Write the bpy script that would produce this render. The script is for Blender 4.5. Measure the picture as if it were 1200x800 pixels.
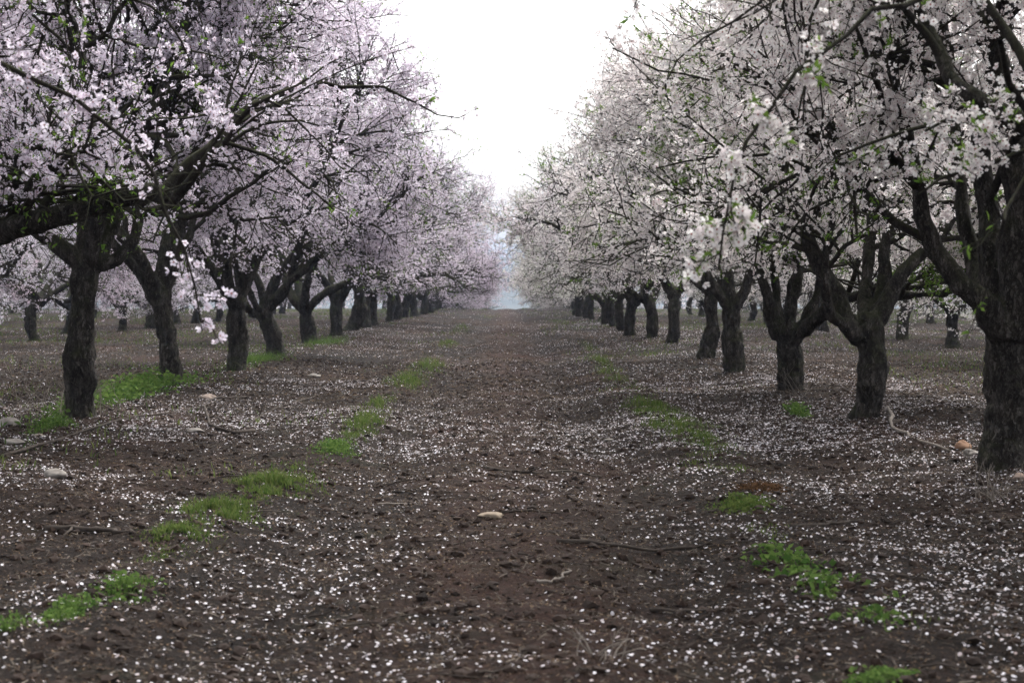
import bpy, math, random
import numpy as np
from math import radians, pi

for _o in list(bpy.data.objects):
    bpy.data.objects.remove(_o)
SC = bpy.context.scene
COL = SC.collection

# ------------------------------------------------------------------ camera
F, H, VX, VY = 2100.0, 1.10, 592.0, 342.0      # focal length in photo pixels, eye height, vanishing point
cam_d = bpy.data.cameras.new('camera')
cam = bpy.data.objects.new('camera', cam_d)
COL.objects.link(cam)
cam.location = (0, 0, H)
cam.rotation_euler = (pi / 2, 0, 0)
cam_d.sensor_width = 36.0
cam_d.lens = F / 1200.0 * 36.0
cam_d.shift_x = (600 - VX) / 1200.0
cam_d.shift_y = (VY - 400) / 1200.0
cam_d.clip_start = 0.05
cam_d.clip_end = 20000
cam_d.dof.use_dof = True
cam_d.dof.focus_distance = 14.0
cam_d.dof.aperture_fstop = 6.0
SC.camera = cam

# ------------------------------------------------------------------ sky and sun (overcast)
SUN_EL, SUN_AZ = 52.0, 25.0
world = bpy.data.worlds.new('World')
SC.world = world
world.use_nodes = True
nt = world.node_tree
nt.nodes.clear()
sky = nt.nodes.new('ShaderNodeTexSky')
sky.sky_type = 'NISHITA'
sky.sun_disc = False
sky.sun_elevation = radians(SUN_EL)
sky.sun_rotation = radians(SUN_AZ)
sky.air_density = 1.0
sky.dust_density = 6.0
hsv = nt.nodes.new('ShaderNodeHueSaturation')
hsv.inputs['Saturation'].default_value = 0.16
bg = nt.nodes.new('ShaderNodeBackground')
bg.inputs['Strength'].default_value = 0.15
wo = nt.nodes.new('ShaderNodeOutputWorld')
nt.links.new(sky.outputs[0], hsv.inputs['Color'])
nt.links.new(hsv.outputs[0], bg.inputs['Color'])
nt.links.new(bg.outputs[0], wo.inputs['Surface'])

sun_d = bpy.data.lights.new('sun', 'SUN')
sun_d.energy = 0.6
sun_d.angle = radians(25)
sun_d.color = (1.0, 0.97, 0.93)
sun = bpy.data.objects.new('sun', sun_d)
COL.objects.link(sun)
sun.rotation_euler = (radians(90 - SUN_EL), 0, radians(180 - SUN_AZ))

vs = SC.view_settings
vs.view_transform = 'Standard'
vs.look = 'None'
vs.exposure = 1.5
vs.gamma = 1.0
vs.use_curve_mapping = False
cy = SC.cycles
cy.max_bounces = 6
cy.diffuse_bounces = 3
cy.glossy_bounces = 2
cy.transmission_bounces = 3
cy.volume_bounces = 0
cy.transparent_max_bounces = 4
cy.caustics_reflective = False
cy.caustics_refractive = False
cy.use_denoising = True

# ------------------------------------------------------------------ helpers
def tag(o, label=None, cat=None, group=None, kind=None):
    if label: o['label'] = label
    if cat: o['category'] = cat
    if group: o['group'] = group
    if kind: o['kind'] = kind
    return o

def empty(name, loc, rz=0.0):
    o = bpy.data.objects.new(name, None)
    o.empty_display_size = 0.3
    COL.objects.link(o)
    o.location = loc
    o.rotation_euler = (0, 0, rz)
    return o

def make_mesh(name, verts, polys, mats=(), mat_idx=None, smooth=False, tint=None):
    """verts (n,3); polys: list of 2-D int arrays, one per polygon size"""
    me = bpy.data.meshes.new(name)
    verts = np.asarray(verts, dtype=np.float32)
    polys = [np.asarray(p, dtype=np.int32) for p in polys if len(p)]
    loops = np.concatenate([p.ravel() for p in polys])
    sizes = np.concatenate([np.full(len(p), p.shape[1], dtype=np.int32) for p in polys])
    starts = np.concatenate([[0], np.cumsum(sizes)[:-1]]).astype(np.int32)
    me.vertices.add(len(verts))
    me.vertices.foreach_set('co', verts.ravel())
    me.loops.add(len(loops))
    me.loops.foreach_set('vertex_index', loops)
    me.polygons.add(len(sizes))
    me.polygons.foreach_set('loop_start', starts)
    if mat_idx is not None:
        me.polygons.foreach_set('material_index', np.asarray(mat_idx, dtype=np.int32))
    me.polygons.foreach_set('use_smooth', np.full(len(sizes), bool(smooth)))
    for m in mats:
        me.materials.append(m)
    if tint is not None:
        a = me.attributes.new('tint', 'FLOAT', 'POINT')
        a.data.foreach_set('value', np.asarray(tint, dtype=np.float32))
    me.update(calc_edges=True)
    return me

def link(name, me, parent=None, loc=None):
    o = bpy.data.objects.new(name, me)
    COL.objects.link(o)
    if parent is not None: o.parent = parent
    if loc is not None: o.location = loc
    return o

def nrm(v):
    return v / np.maximum(np.linalg.norm(v, axis=-1, keepdims=True), 1e-9)

# value noise, 3-D
_NR = np.random.default_rng(7)
_LAT = _NR.random((64, 64, 64)).astype(np.float32)
def vnoise(p):
    p = np.asarray(p, dtype=np.float64)
    i = np.floor(p).astype(np.int64)
    f = p - i
    f = f * f * (3 - 2 * f)
    i &= 63
    j = (i + 1) & 63
    x0, y0, z0 = i[..., 0], i[..., 1], i[..., 2]
    x1, y1, z1 = j[..., 0], j[..., 1], j[..., 2]
    fx, fy, fz = f[..., 0], f[..., 1], f[..., 2]
    def L(a, b, t): return a + (b - a) * t
    c00 = L(_LAT[x0, y0, z0], _LAT[x1, y0, z0], fx)
    c10 = L(_LAT[x0, y1, z0], _LAT[x1, y1, z0], fx)
    c01 = L(_LAT[x0, y0, z1], _LAT[x1, y0, z1], fx)
    c11 = L(_LAT[x0, y1, z1], _LAT[x1, y1, z1], fx)
    return L(L(c00, c10, fy), L(c01, c11, fy), fz) * 2 - 1

def n2(x, y, s, z=0.0):
    x = np.asarray(x, dtype=np.float64)
    return vnoise(np.stack([x / s + 13.7, np.asarray(y) / s + 5.1, np.full_like(x, z)], -1))

def ground_z(x, y):
    x = np.asarray(x, dtype=np.float64)
    y = np.asarray(y, dtype=np.float64) + np.zeros_like(x)
    ax = np.abs(x + 0.12 * n2(x * 0, y, 9.0, 3.3))
    near = np.clip((14 - ax) / 4, 0, 1)
    z = -0.06 * np.exp(-((ax - 0.72) / 0.26) ** 2) + 0.03 * np.exp(-((ax - 1.35) / 0.3) ** 2)
    z = z + 0.10 * np.exp(-((ax - 3.5) / 1.0) ** 2)
    z = z * near
    z = z + 0.05 * n2(x, y, 3.1) + 0.022 * n2(x, y, 0.8, 9.0)
    fade = np.clip((34 - y) / 20, 0, 1) * np.clip((9 - ax) / 3, 0, 1)
    z = z + fade * (0.016 * n2(x, y, 0.27, 17.0) + 0.010 * n2(x, y, 0.12, 23.0))
    d = np.clip(y - 100, 0, 280)
    z = z - np.minimum(d * d / 6000.0, 12.0)
    return z

def G(px, py):
    """photo pixel on the ground -> (x, y, z)"""
    y = F * H / (py - VY)
    z = 0.0
    for _ in range(6):
        y = F * (H - z) / (py - VY)
        x = (px - VX) / F * y
        z = float(ground_z(np.array([x]), np.array([y]))[0])
    return x, y, z

# ------------------------------------------------------------------ materials
def new_mat(name):
    m = bpy.data.materials.new(name)
    m.use_nodes = True
    t = m.node_tree
    t.nodes.clear()
    out = t.nodes.new('ShaderNodeOutputMaterial')
    return m, t, out

def N(t, typ, **kw):
    n = t.nodes.new(typ)
    for k, v in kw.items():
        if k in n.inputs.keys(): n.inputs[k].default_value = v
        else: setattr(n, k, v)
    return n

def ramp(t, fac, stops):
    r = t.nodes.new('ShaderNodeValToRGB')
    e = r.color_ramp.elements
    e[0].position, e[0].color = stops[0][0], (*stops[0][1], 1)
    e[1].position, e[1].color = stops[-1][0], (*stops[-1][1], 1)
    for p, c in stops[1:-1]:
        k = e.new(p); k.color = (*c, 1)
    t.links.new(fac, r.inputs[0])
    return r

def mixc(t, fac, a, b, mode='MIX'):
    m = t.nodes.new('ShaderNodeMix')
    m.data_type = 'RGBA'; m.blend_type = mode
    for s, v in ((m.inputs[0], fac), (m.inputs[6], a), (m.inputs[7], b)):
        if hasattr(v, 'is_output'): t.links.new(v, s)
        elif isinstance(v, (int, float)): s.default_value = v
        else: s.default_value = (*v, 1)
    return m.outputs[2]

def bark_material(name, dark, light, moss, moss_amt, scale=1.0, bump=0.03):
    m, t, out = new_mat(name)
    b = N(t, 'ShaderNodeBsdfPrincipled', Roughness=0.95)
    b.inputs['Specular IOR Level'].default_value = 0.15
    tc = N(t, 'ShaderNodeTexCoord')
    oi = N(t, 'ShaderNodeObjectInfo')
    ad = N(t, 'ShaderNodeVectorMath', operation='ADD')
    t.links.new(tc.outputs['Object'], ad.inputs[0])
    sc = N(t, 'ShaderNodeMath', operation='MULTIPLY'); sc.inputs[1].default_value = 40
    t.links.new(oi.outputs['Random'], sc.inputs[0])
    t.links.new(sc.outputs[0], ad.inputs[1])
    mp = N(t, 'ShaderNodeMapping')
    mp.inputs['Scale'].default_value = (1, 1, 0.45)
    t.links.new(ad.outputs[0], mp.inputs['Vector'])
    vo = N(t, 'ShaderNodeTexVoronoi', Scale=26 * scale)
    vo.feature = 'DISTANCE_TO_EDGE'
    n1 = N(t, 'ShaderNodeTexNoise', Scale=13 * scale, Detail=8, Roughness=0.75)
    nb = N(t, 'ShaderNodeTexNoise', Scale=60 * scale, Detail=4, Roughness=0.7)
    dis = N(t, 'ShaderNodeMix'); dis.data_type = 'RGBA'; dis.blend_type = 'LINEAR_LIGHT'
    dis.inputs[0].default_value = 0.12
    t.links.new(mp.outputs[0], dis.inputs[6]); t.links.new(n1.outputs['Color'], dis.inputs[7])
    t.links.new(mp.outputs[0], n1.inputs['Vector']); t.links.new(mp.outputs[0], nb.inputs['Vector'])
    t.links.new(dis.outputs[2], vo.inputs['Vector'])
    mid = tuple((a + c) / 2 for a, c in zip(dark, light))
    c1 = ramp(t, n1.outputs['Fac'], [(0.36, dark), (0.52, tuple(d * .7 + l * .3 for d, l in zip(dark, light))), (0.70, light)]).outputs[0]
    crack = ramp(t, vo.outputs['Distance'], [(0.0, (0.35, 0.33, 0.32)), (0.16, (1, 1, 1))]).outputs[0]
    c2 = mixc(t, 1.0, c1, crack, 'MULTIPLY')
    lich = ramp(t, nb.outputs['Fac'], [(0.60, (0, 0, 0)), (0.70, (1, 1, 1))]).outputs[0]
    lm = N(t, 'ShaderNodeMath', operation='MULTIPLY'); lm.inputs[1].default_value = 0.45
    t.links.new(lich, lm.inputs[0])
    c3 = mixc(t, lm.outputs[0], c2, tuple(min(1, v * 2.1) for v in light))
    ge = N(t, 'ShaderNodeNewGeometry')
    sp = N(t, 'ShaderNodeSeparateXYZ'); t.links.new(ge.outputs['Normal'], sp.inputs[0])
    nm = N(t, 'ShaderNodeTexNoise', Scale=5 * scale, Detail=5, Roughness=0.6)
    t.links.new(ad.outputs[0], nm.inputs['Vector'])
    sm = N(t, 'ShaderNodeMath', operation='MULTIPLY_ADD'); sm.inputs[1].default_value = 0.35
    t.links.new(sp.outputs['Z'], sm.inputs[0]); t.links.new(nm.outputs['Fac'], sm.inputs[2])
    mr = N(t, 'ShaderNodeMapRange'); t.links.new(sm.outputs[0], mr.inputs['Value'])
    mr.inputs['From Min'].default_value = 0.5; mr.inputs['From Max'].default_value = 0.85
    mr.inputs['To Max'].default_value = moss_amt
    c4 = mixc(t, mr.outputs[0], c3, moss)
    t.links.new(c4, b.inputs['Base Color'])
    hs = N(t, 'ShaderNodeMath', operation='MULTIPLY_ADD'); hs.inputs[1].default_value = 0.8
    t.links.new(nb.outputs['Fac'], hs.inputs[0]); t.links.new(crack, hs.inputs[2])
    bu = N(t, 'ShaderNodeBump', Strength=0.9, Distance=bump)
    t.links.new(hs.outputs[0], bu.inputs['Height'])
    t.links.new(bu.outputs[0], b.inputs['Normal'])
    t.links.new(b.outputs[0], out.inputs[0])
    return m

def petal_material(name, c_a, c_b, trans=0.4, objcol=True):
    m, t, out = new_mat(name)
    at = N(t, 'ShaderNodeAttribute', attribute_name='tint')
    col = ramp(t, at.outputs['Fac'], [(0.0, c_a), (1.0, c_b)]).outputs[0]
    if objcol:
        oi = N(t, 'ShaderNodeObjectInfo')
        col = mixc(t, 1.0, col, oi.outputs['Color'], 'MULTIPLY')
    d = N(t, 'ShaderNodeBsdfDiffuse'); tr = N(t, 'ShaderNodeBsdfTranslucent')
    t.links.new(col, d.inputs['Color']); t.links.new(col, tr.inputs['Color'])
    mx = N(t, 'ShaderNodeMixShader'); mx.inputs[0].default_value = trans
    t.links.new(d.outputs[0], mx.inputs[1]); t.links.new(tr.outputs[0], mx.inputs[2])
    t.links.new(mx.outputs[0], out.inputs[0])
    return m

def plain_material(name, col, rough=0.9, noise=0.0, nscale=30, col2=None, bump=0.0):
    m, t, out = new_mat(name)
    b = N(t, 'ShaderNodeBsdfPrincipled', Roughness=rough)
    b.inputs['Specular IOR Level'].default_value = 0.2
    tc = N(t, 'ShaderNodeTexCoord')
    n = N(t, 'ShaderNodeTexNoise', Scale=nscale, Detail=6, Roughness=0.65)
    t.links.new(tc.outputs['Object'], n.inputs['Vector'])
    c = ramp(t, n.outputs['Fac'], [(0.3, col), (0.7, col2 or col)])
    t.links.new(c.outputs[0], b.inputs['Base Color'])
    if bump:
        bu = N(t, 'ShaderNodeBump', Strength=0.8, Distance=bump)
        t.links.new(n.outputs['Fac'], bu.inputs['Height']); t.links.new(bu.outputs[0], b.inputs['Normal'])
    t.links.new(b.outputs[0], out.inputs[0])
    return m

def ground_material():
    m, t, out = new_mat('orchard_soil')
    b = N(t, 'ShaderNodeBsdfPrincipled', Roughness=0.95)
    b.inputs['Specular IOR Level'].default_value = 0.12
    tc = N(t, 'ShaderNodeTexCoord')
    P = tc.outputs['Object']
    def noise(s, d=5, r=0.6, stretch=None):
        n = N(t, 'ShaderNodeTexNoise', Scale=s, Detail=d, Roughness=r)
        if stretch:
            mp = N(t, 'ShaderNodeMapping'); mp.inputs['Scale'].default_value = stretch
            t.links.new(P, mp.inputs[0]); t.links.new(mp.outputs[0], n.inputs['Vector'])
        else:
            t.links.new(P, n.inputs['Vector'])
        return n.outputs['Fac']
    big = noise(0.55, 5, 0.6, (1, 0.45, 1))
    midn = noise(3.2, 6, 0.65)
    fine = noise(38, 6, 0.75)
    soil = ramp(t, big, [(0.34, (0.0125, 0.0092, 0.0074)), (0.52, (0.020, 0.0132, 0.0102)), (0.68, (0.039, 0.0205, 0.0146))]).outputs[0]
    soil2 = ramp(t, midn, [(0.3, (0.55, 0.57, 0.55)), (0.5, (1, 1, 1)), (0.72, (1.35, 1.22, 1.12))]).outputs[0]
    c = mixc(t, 1.0, soil, soil2, 'MULTIPLY')
    f2 = ramp(t, fine, [(0.30, (0.35, 0.35, 0.35)), (0.5, (1, 1, 1)), (0.7, (1.9, 1.75, 1.6))]).outputs[0]
    c = mixc(t, 1.0, c, f2, 'MULTIPLY')
    # the worn middle of the track is bare, redder earth
    px_ = N(t, 'ShaderNodeSeparateXYZ'); t.links.new(P, px_.inputs[0])
    wn = N(t, 'ShaderNodeMath', operation='MULTIPLY_ADD'); wn.inputs[1].default_value = 1.5; wn.inputs[2].default_value = -0.75
    t.links.new(midn, wn.inputs[0])
    wx = N(t, 'ShaderNodeMath', operation='ADD'); t.links.new(px_.outputs['X'], wx.inputs[0]); t.links.new(wn.outputs[0], wx.inputs[1])
    wa = N(t, 'ShaderNodeMath', operation='ABSOLUTE'); t.links.new(wx.outputs[0], wa.inputs[0])
    wm = N(t, 'ShaderNodeMapRange'); t.links.new(wa.outputs[0], wm.inputs['Value'])
    wm.inputs['From Min'].default_value = 0.75; wm.inputs['From Max'].default_value = 0.05
    wm.inputs['To Max'].default_value = 0.34
    c = mixc(t, wm.outputs[0], c, mixc(t, 1.0, (0.058, 0.027, 0.019), f2, 'MULTIPLY'))
    # moss and thin green cover in places
    gm = noise(1.1, 6, 0.7)
    gr = N(t, 'ShaderNodeMapRange'); t.links.new(gm, gr.inputs['Value'])
    gr.inputs['From Min'].default_value = 0.56; gr.inputs['From Max'].default_value = 0.72
    gr.inputs['To Max'].default_value = 0.45
    c = mixc(t, gr.outputs[0], c, (0.028, 0.034, 0.014))
    # leaf and petal litter of the wider orchard floor
    vo = N(t, 'ShaderNodeTexVoronoi', Scale=24.0); t.links.new(P, vo.inputs['Vector'])
    sp = ramp(t, vo.outputs['Distance'], [(0.10, (1, 1, 1)), (0.20, (0, 0, 0))]).outputs[0]
    sx = N(t, 'ShaderNodeSeparateXYZ'); t.links.new(vo.outputs['Color'], sx.inputs[0])
    th = N(t, 'ShaderNodeMath', operation='GREATER_THAN'); th.inputs[1].default_value = 0.55
    t.links.new(sx.outputs[0], th.inputs[0])
    mm = N(t, 'ShaderNodeMath', operation='MULTIPLY')
    t.links.new(sp, mm.inputs[0]); t.links.new(th.outputs[0], mm.inputs[1])
    lit = mixc(t, sx.outputs[1], (0.09, 0.058, 0.04), (0.17, 0.15, 0.13))
    c = mixc(t, mm.outputs[0], c, lit)
    t.links.new(c, b.inputs['Base Color'])
    hh = N(t, 'ShaderNodeMath', operation='ADD'); t.links.new(fine, hh.inputs[0]); t.links.new(midn, hh.inputs[1])
    bu = N(t, 'ShaderNodeBump', Strength=1.0, Distance=0.03)
    t.links.new(hh.outputs[0], bu.inputs['Height']); t.links.new(bu.outputs[0], b.inputs['Normal'])
    t.links.new(b.outputs[0], out.inputs[0])
    return m

M_BARK = bark_material('trunk_bark', (0.032, 0.028, 0.0245), (0.205, 0.182, 0.160), (0.066, 0.075, 0.028), 0.55, 1.0, 0.03)
M_BRANCH = bark_material('branch_bark', (0.040, 0.033, 0.028), (0.125, 0.108, 0.092), (0.085, 0.092, 0.042), 0.75, 2.0, 0.008)
M_PETAL = petal_material('almond_petal', (0.92, 0.905, 0.915), (0.76, 0.69, 0.725), 0.42)
M_HEART = plain_material('blossom_heart', (0.26, 0.075, 0.10), 0.8, nscale=200, col2=(0.42, 0.20, 0.14))
M_LEAF = petal_material('young_leaf', (0.09, 0.18, 0.03), (0.20, 0.30, 0.06), 0.4, False)
M_FALLEN = petal_material('fallen_petal', (0.82, 0.79, 0.83), (0.42, 0.33, 0.31), 0.15, False)
M_SOIL = ground_material()

# ------------------------------------------------------------------ ground sheet, hills
def axis_lines(fine_a, fine_b, step, grow, lo, hi):
    mid = list(np.arange(fine_a, fine_b + 1e-6, step))
    a, s = mid[0], step
    left = []
    while a > lo:
        s *= grow; a -= s; left.append(max(a, lo))
    b, s = mid[-1], step
    right = []
    while b < hi:
        s *= grow; b += s; right.append(min(b, hi))
    return np.array(left[::-1] + mid + right)
xs = axis_lines(-4.6, 4.6, 0.045, 1.06, -2600, 2600)
ys = [-400.0, -200, -90, -40, -20, -10, -5, -2, 0.0]
y = 1.0
while y < 2400:
    ys.append(y); y += max(0.045, 0.0052 * y) if y > 4 else 0.12
    if y > 160: y += 0.06 * y
ys = np.array(ys + [2600.0])
XX, YY = np.meshgrid(xs, ys)
ZZ = ground_z(XX, YY)
nx, ny = len(xs), len(ys)
ii = (np.arange(ny - 1)[:, None] * nx + np.arange(nx - 1)[None, :]).ravel()
gme = make_mesh('ground', np.stack([XX, YY, ZZ], -1).reshape(-1, 3),
                [np.stack([ii, ii + 1, ii + nx + 1, ii + nx], -1)], [M_SOIL], smooth=True)
tag(link('ground', gme), 'dark reddish brown orchard soil with a worn track down the middle', 'ground', kind='structure')

# far wooded hill beyond the end of the rows
hx = np.linspace(-2200, 2200, 260)
hy = np.linspace(460, 2000, 90)
HX, HY = np.meshgrid(hx, hy)
ridge = 1 / (1 + np.exp(-(HY - 900) / 110))
HZ = -13 + ridge * (35 + 9 * n2(HX, HY, 420, 4.0) + 4 * n2(HX, HY, 130, 6.0)) + ridge * 4.0 * np.abs(n2(HX, HY, 26, 8.0))
HZ = np.where(HY < 520, np.minimum(HZ, -12.4), HZ)
i2 = (np.arange(89)[:, None] * 260 + np.arange(259)[None, :]).ravel()
M_HILL = plain_material('hill_wood', (0.035, 0.045, 0.04), 0.95, nscale=0.02, col2=(0.08, 0.085, 0.07))
tag(link('hills', make_mesh('hills', np.stack([HX, HY, HZ], -1).reshape(-1, 3),
    [np.stack([i2, i2 + 1, i2 + 261, i2 + 260], -1)], [M_HILL], smooth=True)),
    'low wooded hill beyond the end of the rows', 'hill', kind='structure')

# ------------------------------------------------------------------ tree generator
def tubes(P, R, S, cap=False):
    """P (n,k,3), R (n,k): tubes with S sides -> verts, quads, caps"""
    n, k, _ = P.shape
    T = np.empty_like(P)
    T[:, 1:-1] = P[:, 2:] - P[:, :-2]
    T[:, 0] = P[:, 1] - P[:, 0]
    T[:, -1] = P[:, -1] - P[:, -2]
    T = nrm(T)
    mean = nrm(P[:, -1] - P[:, 0])
    ref = np.where(np.abs(mean[:, 2:3]) < 0.8, np.array([[0, 0, 1.0]]), np.array([[1.0, 0, 0]]))
    A = nrm(np.cross(T, ref[:, None, :]))
    B = np.cross(T, A)
    an = np.arange(S) * 2 * pi / S
    V = P[:, :, None, :] + R[:, :, None, None] * (A[:, :, None, :] * np.cos(an)[None, None, :, None] + B[:, :, None, :] * np.sin(an)[None, None, :, None])
    base = (np.arange(n) * k * S)[:, None, None] + (np.arange(k - 1) * S)[None, :, None]
    s = np.arange(S)[None, None, :]; s2 = (s + 1) % S
    Q = np.stack([base + s, base + s2, base + S + s2, base + S + s], -1).reshape(-1, 4)
    caps = np.empty((0, S), int)
    if cap:
        b0 = (np.arange(n) * k * S)[:, None]
        c0 = b0 + np.arange(S)[None, ::-1]
        c1 = b0 + (k - 1) * S + np.arange(S)[None, :]
        caps = np.concatenate([c0, c1])
    return V.reshape(-1, 3), Q, caps

def grow(rng, start, d, length, K, wander, trop, zmin=-9.0):
    n = len(start)
    P = np.empty((n, K, 3)); P[:, 0] = start
    d = nrm(d); step = (length / (K - 1))[:, None]
    for k in range(1, K):
        d = d + wander * rng.normal(size=(n, 3))
        d[:, 2] += trop
        lowp = P[:, k - 1, 2] < zmin
        d[lowp, 2] = np.maximum(d[lowp, 2], 0.12)
        d = nrm(d)
        P[:, k] = P[:, k - 1] + d * step
    return P

def sample(P, R, idx, t):
    k = P.shape[1] - 1
    u = t * k
    i = np.minimum(u.astype(int), k - 1); f = (u - i)[:, None]
    a, b = P[idx, i], P[idx, i + 1]
    r = R[idx, i] * (1 - f[:, 0]) + R[idx, i + 1] * f[:, 0]
    return a * (1 - f) + b * f, nrm(b - a), r

def spawn(rng, P, R, per, t0, a0, a1):
    n = len(P)
    cnt = rng.poisson(per, n) if np.isscalar(per) else per
    idx = np.repeat(np.arange(n), cnt)
    t = t0 + (1 - t0) * rng.random(len(idx)) ** 0.85
    p, d, r = sample(P, R, idx, t)
    rnd = nrm(rng.normal(size=d.shape))
    perp = nrm(rnd - (rnd * d).sum(1, keepdims=True) * d)
    a = np.radians(rng.uniform(a0, a1, len(idx)))[:, None]
    return p, d * np.cos(a) + perp * np.sin(a), r, t

def rotations(rng, n, normal, tilt):
    """random frames whose third axis is near normal"""
    w = nrm(normal + tilt * rng.normal(size=(n, 3)))
    rnd = nrm(rng.normal(size=(n, 3)))
    u = nrm(np.cross(w, rnd)); v = np.cross(w, u)
    return np.stack([u, v, w], 1)       # rows are axes

def stamp(tpl, frames, pos, scale):
    """tpl (m,3) or (n,m,3) placed n times -> (n*m,3)"""
    if tpl.ndim == 2: tpl = np.broadcast_to(tpl, (len(pos),) + tpl.shape)
    return (np.einsum('nmi,nij->nmj', tpl * scale[:, None, None], frames) + pos[:, None, :]).reshape(-1, 3)

def blossom_template(cup):
    v, f5 = [], []
    for i in range(5):
        a = i * 2 * pi / 5 + 0.12 * math.sin(i * 9.1); c, s = math.cos(a), math.sin(a)
        pts = [(0.06, 0, 0.0), (0.66, -0.40, 0.55 * cup), (1.0, -0.17, cup), (1.0, 0.17, cup * 1.1), (0.66, 0.40, 0.5 * cup)]
        b = len(v)
        for x, yy, z in pts: v.append((x * c - yy * s, x * s + yy * c, z))
        f5.append([b, b + 1, b + 2, b + 3, b + 4])
    b = len(v)
    for i in range(5):
        a = i * 2 * pi / 5
        v.append((0.27 * math.cos(a), 0.27 * math.sin(a), 0.13))
    f5.append([b + i for i in range(5)])
    return np.array(v), np.array(f5)
TPLS = [blossom_template(c) for c in (0.18, 0.45, 0.85)]

def crown_mesh(rng, pos, outward, size):
    n = len(pos)
    nv = len(TPLS[0][0]); nf = len(TPLS[0][1])
    which = rng.integers(0, 3, n)
    tpl = np.stack([TPLS[0][0], TPLS[1][0], TPLS[2][0]])[which]
    fr = rotations(rng, n, outward, 0.7)
    sc = size * (0.45 + 0.7 * rng.random(n) ** 0.6)
    V = stamp(tpl, fr, pos, sc)
    F5 = (np.arange(n)[:, None, None] * nv + TPLS[0][1][None]).reshape(-1, 5)
    mi = np.tile([0] * 5 + [1], n)
    tint = np.repeat(np.clip(rng.normal(0.33, 0.26, n), 0, 1), nv)
    return make_mesh('crown', V, [F5], [M_PETAL, M_HEART], mi, False, tint)

def leaf_mesh(rng, pos, d, size, mat, name):
    n = len(pos)
    tpl = np.array([(0, 0, 0), (0.45, -0.19, 0.05), (1, 0, -0.05), (0.45, 0.19, 0.05)])
    w = nrm(rng.normal(size=(n, 3)) + d * 0.9 + np.array([0, 0, 0.3]))
    up = nrm(rng.normal(size=(n, 3)) + np.array([0, 0, 0.8]))
    v = nrm(np.cross(up, w)); u = np.cross(w, v)
    fr = np.stack([w, v, u], 1)
    V = stamp(tpl, fr, pos, size * rng.uniform(0.6, 1.25, n))
    Fq = np.arange(n)[:, None] * 4 + np.arange(4)[None]
    return make_mesh(name, V, [Fq], [mat], None, False, np.repeat(rng.random(n), 4))

def resample(pts, K):
    pts = np.array(pts, float)
    s = np.concatenate([[0], np.cumsum(np.linalg.norm(np.diff(pts[:, :3], axis=0), axis=1))])
    u = np.linspace(0, s[-1], K)
    out = np.stack([np.interp(u, s, pts[:, i]) for i in range(pts.shape[1])], -1)
    for _ in range(1):
        out[1:-1] = 0.25 * out[:-2] + 0.5 * out[1:-1] + 0.25 * out[2:]
    return out

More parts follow.
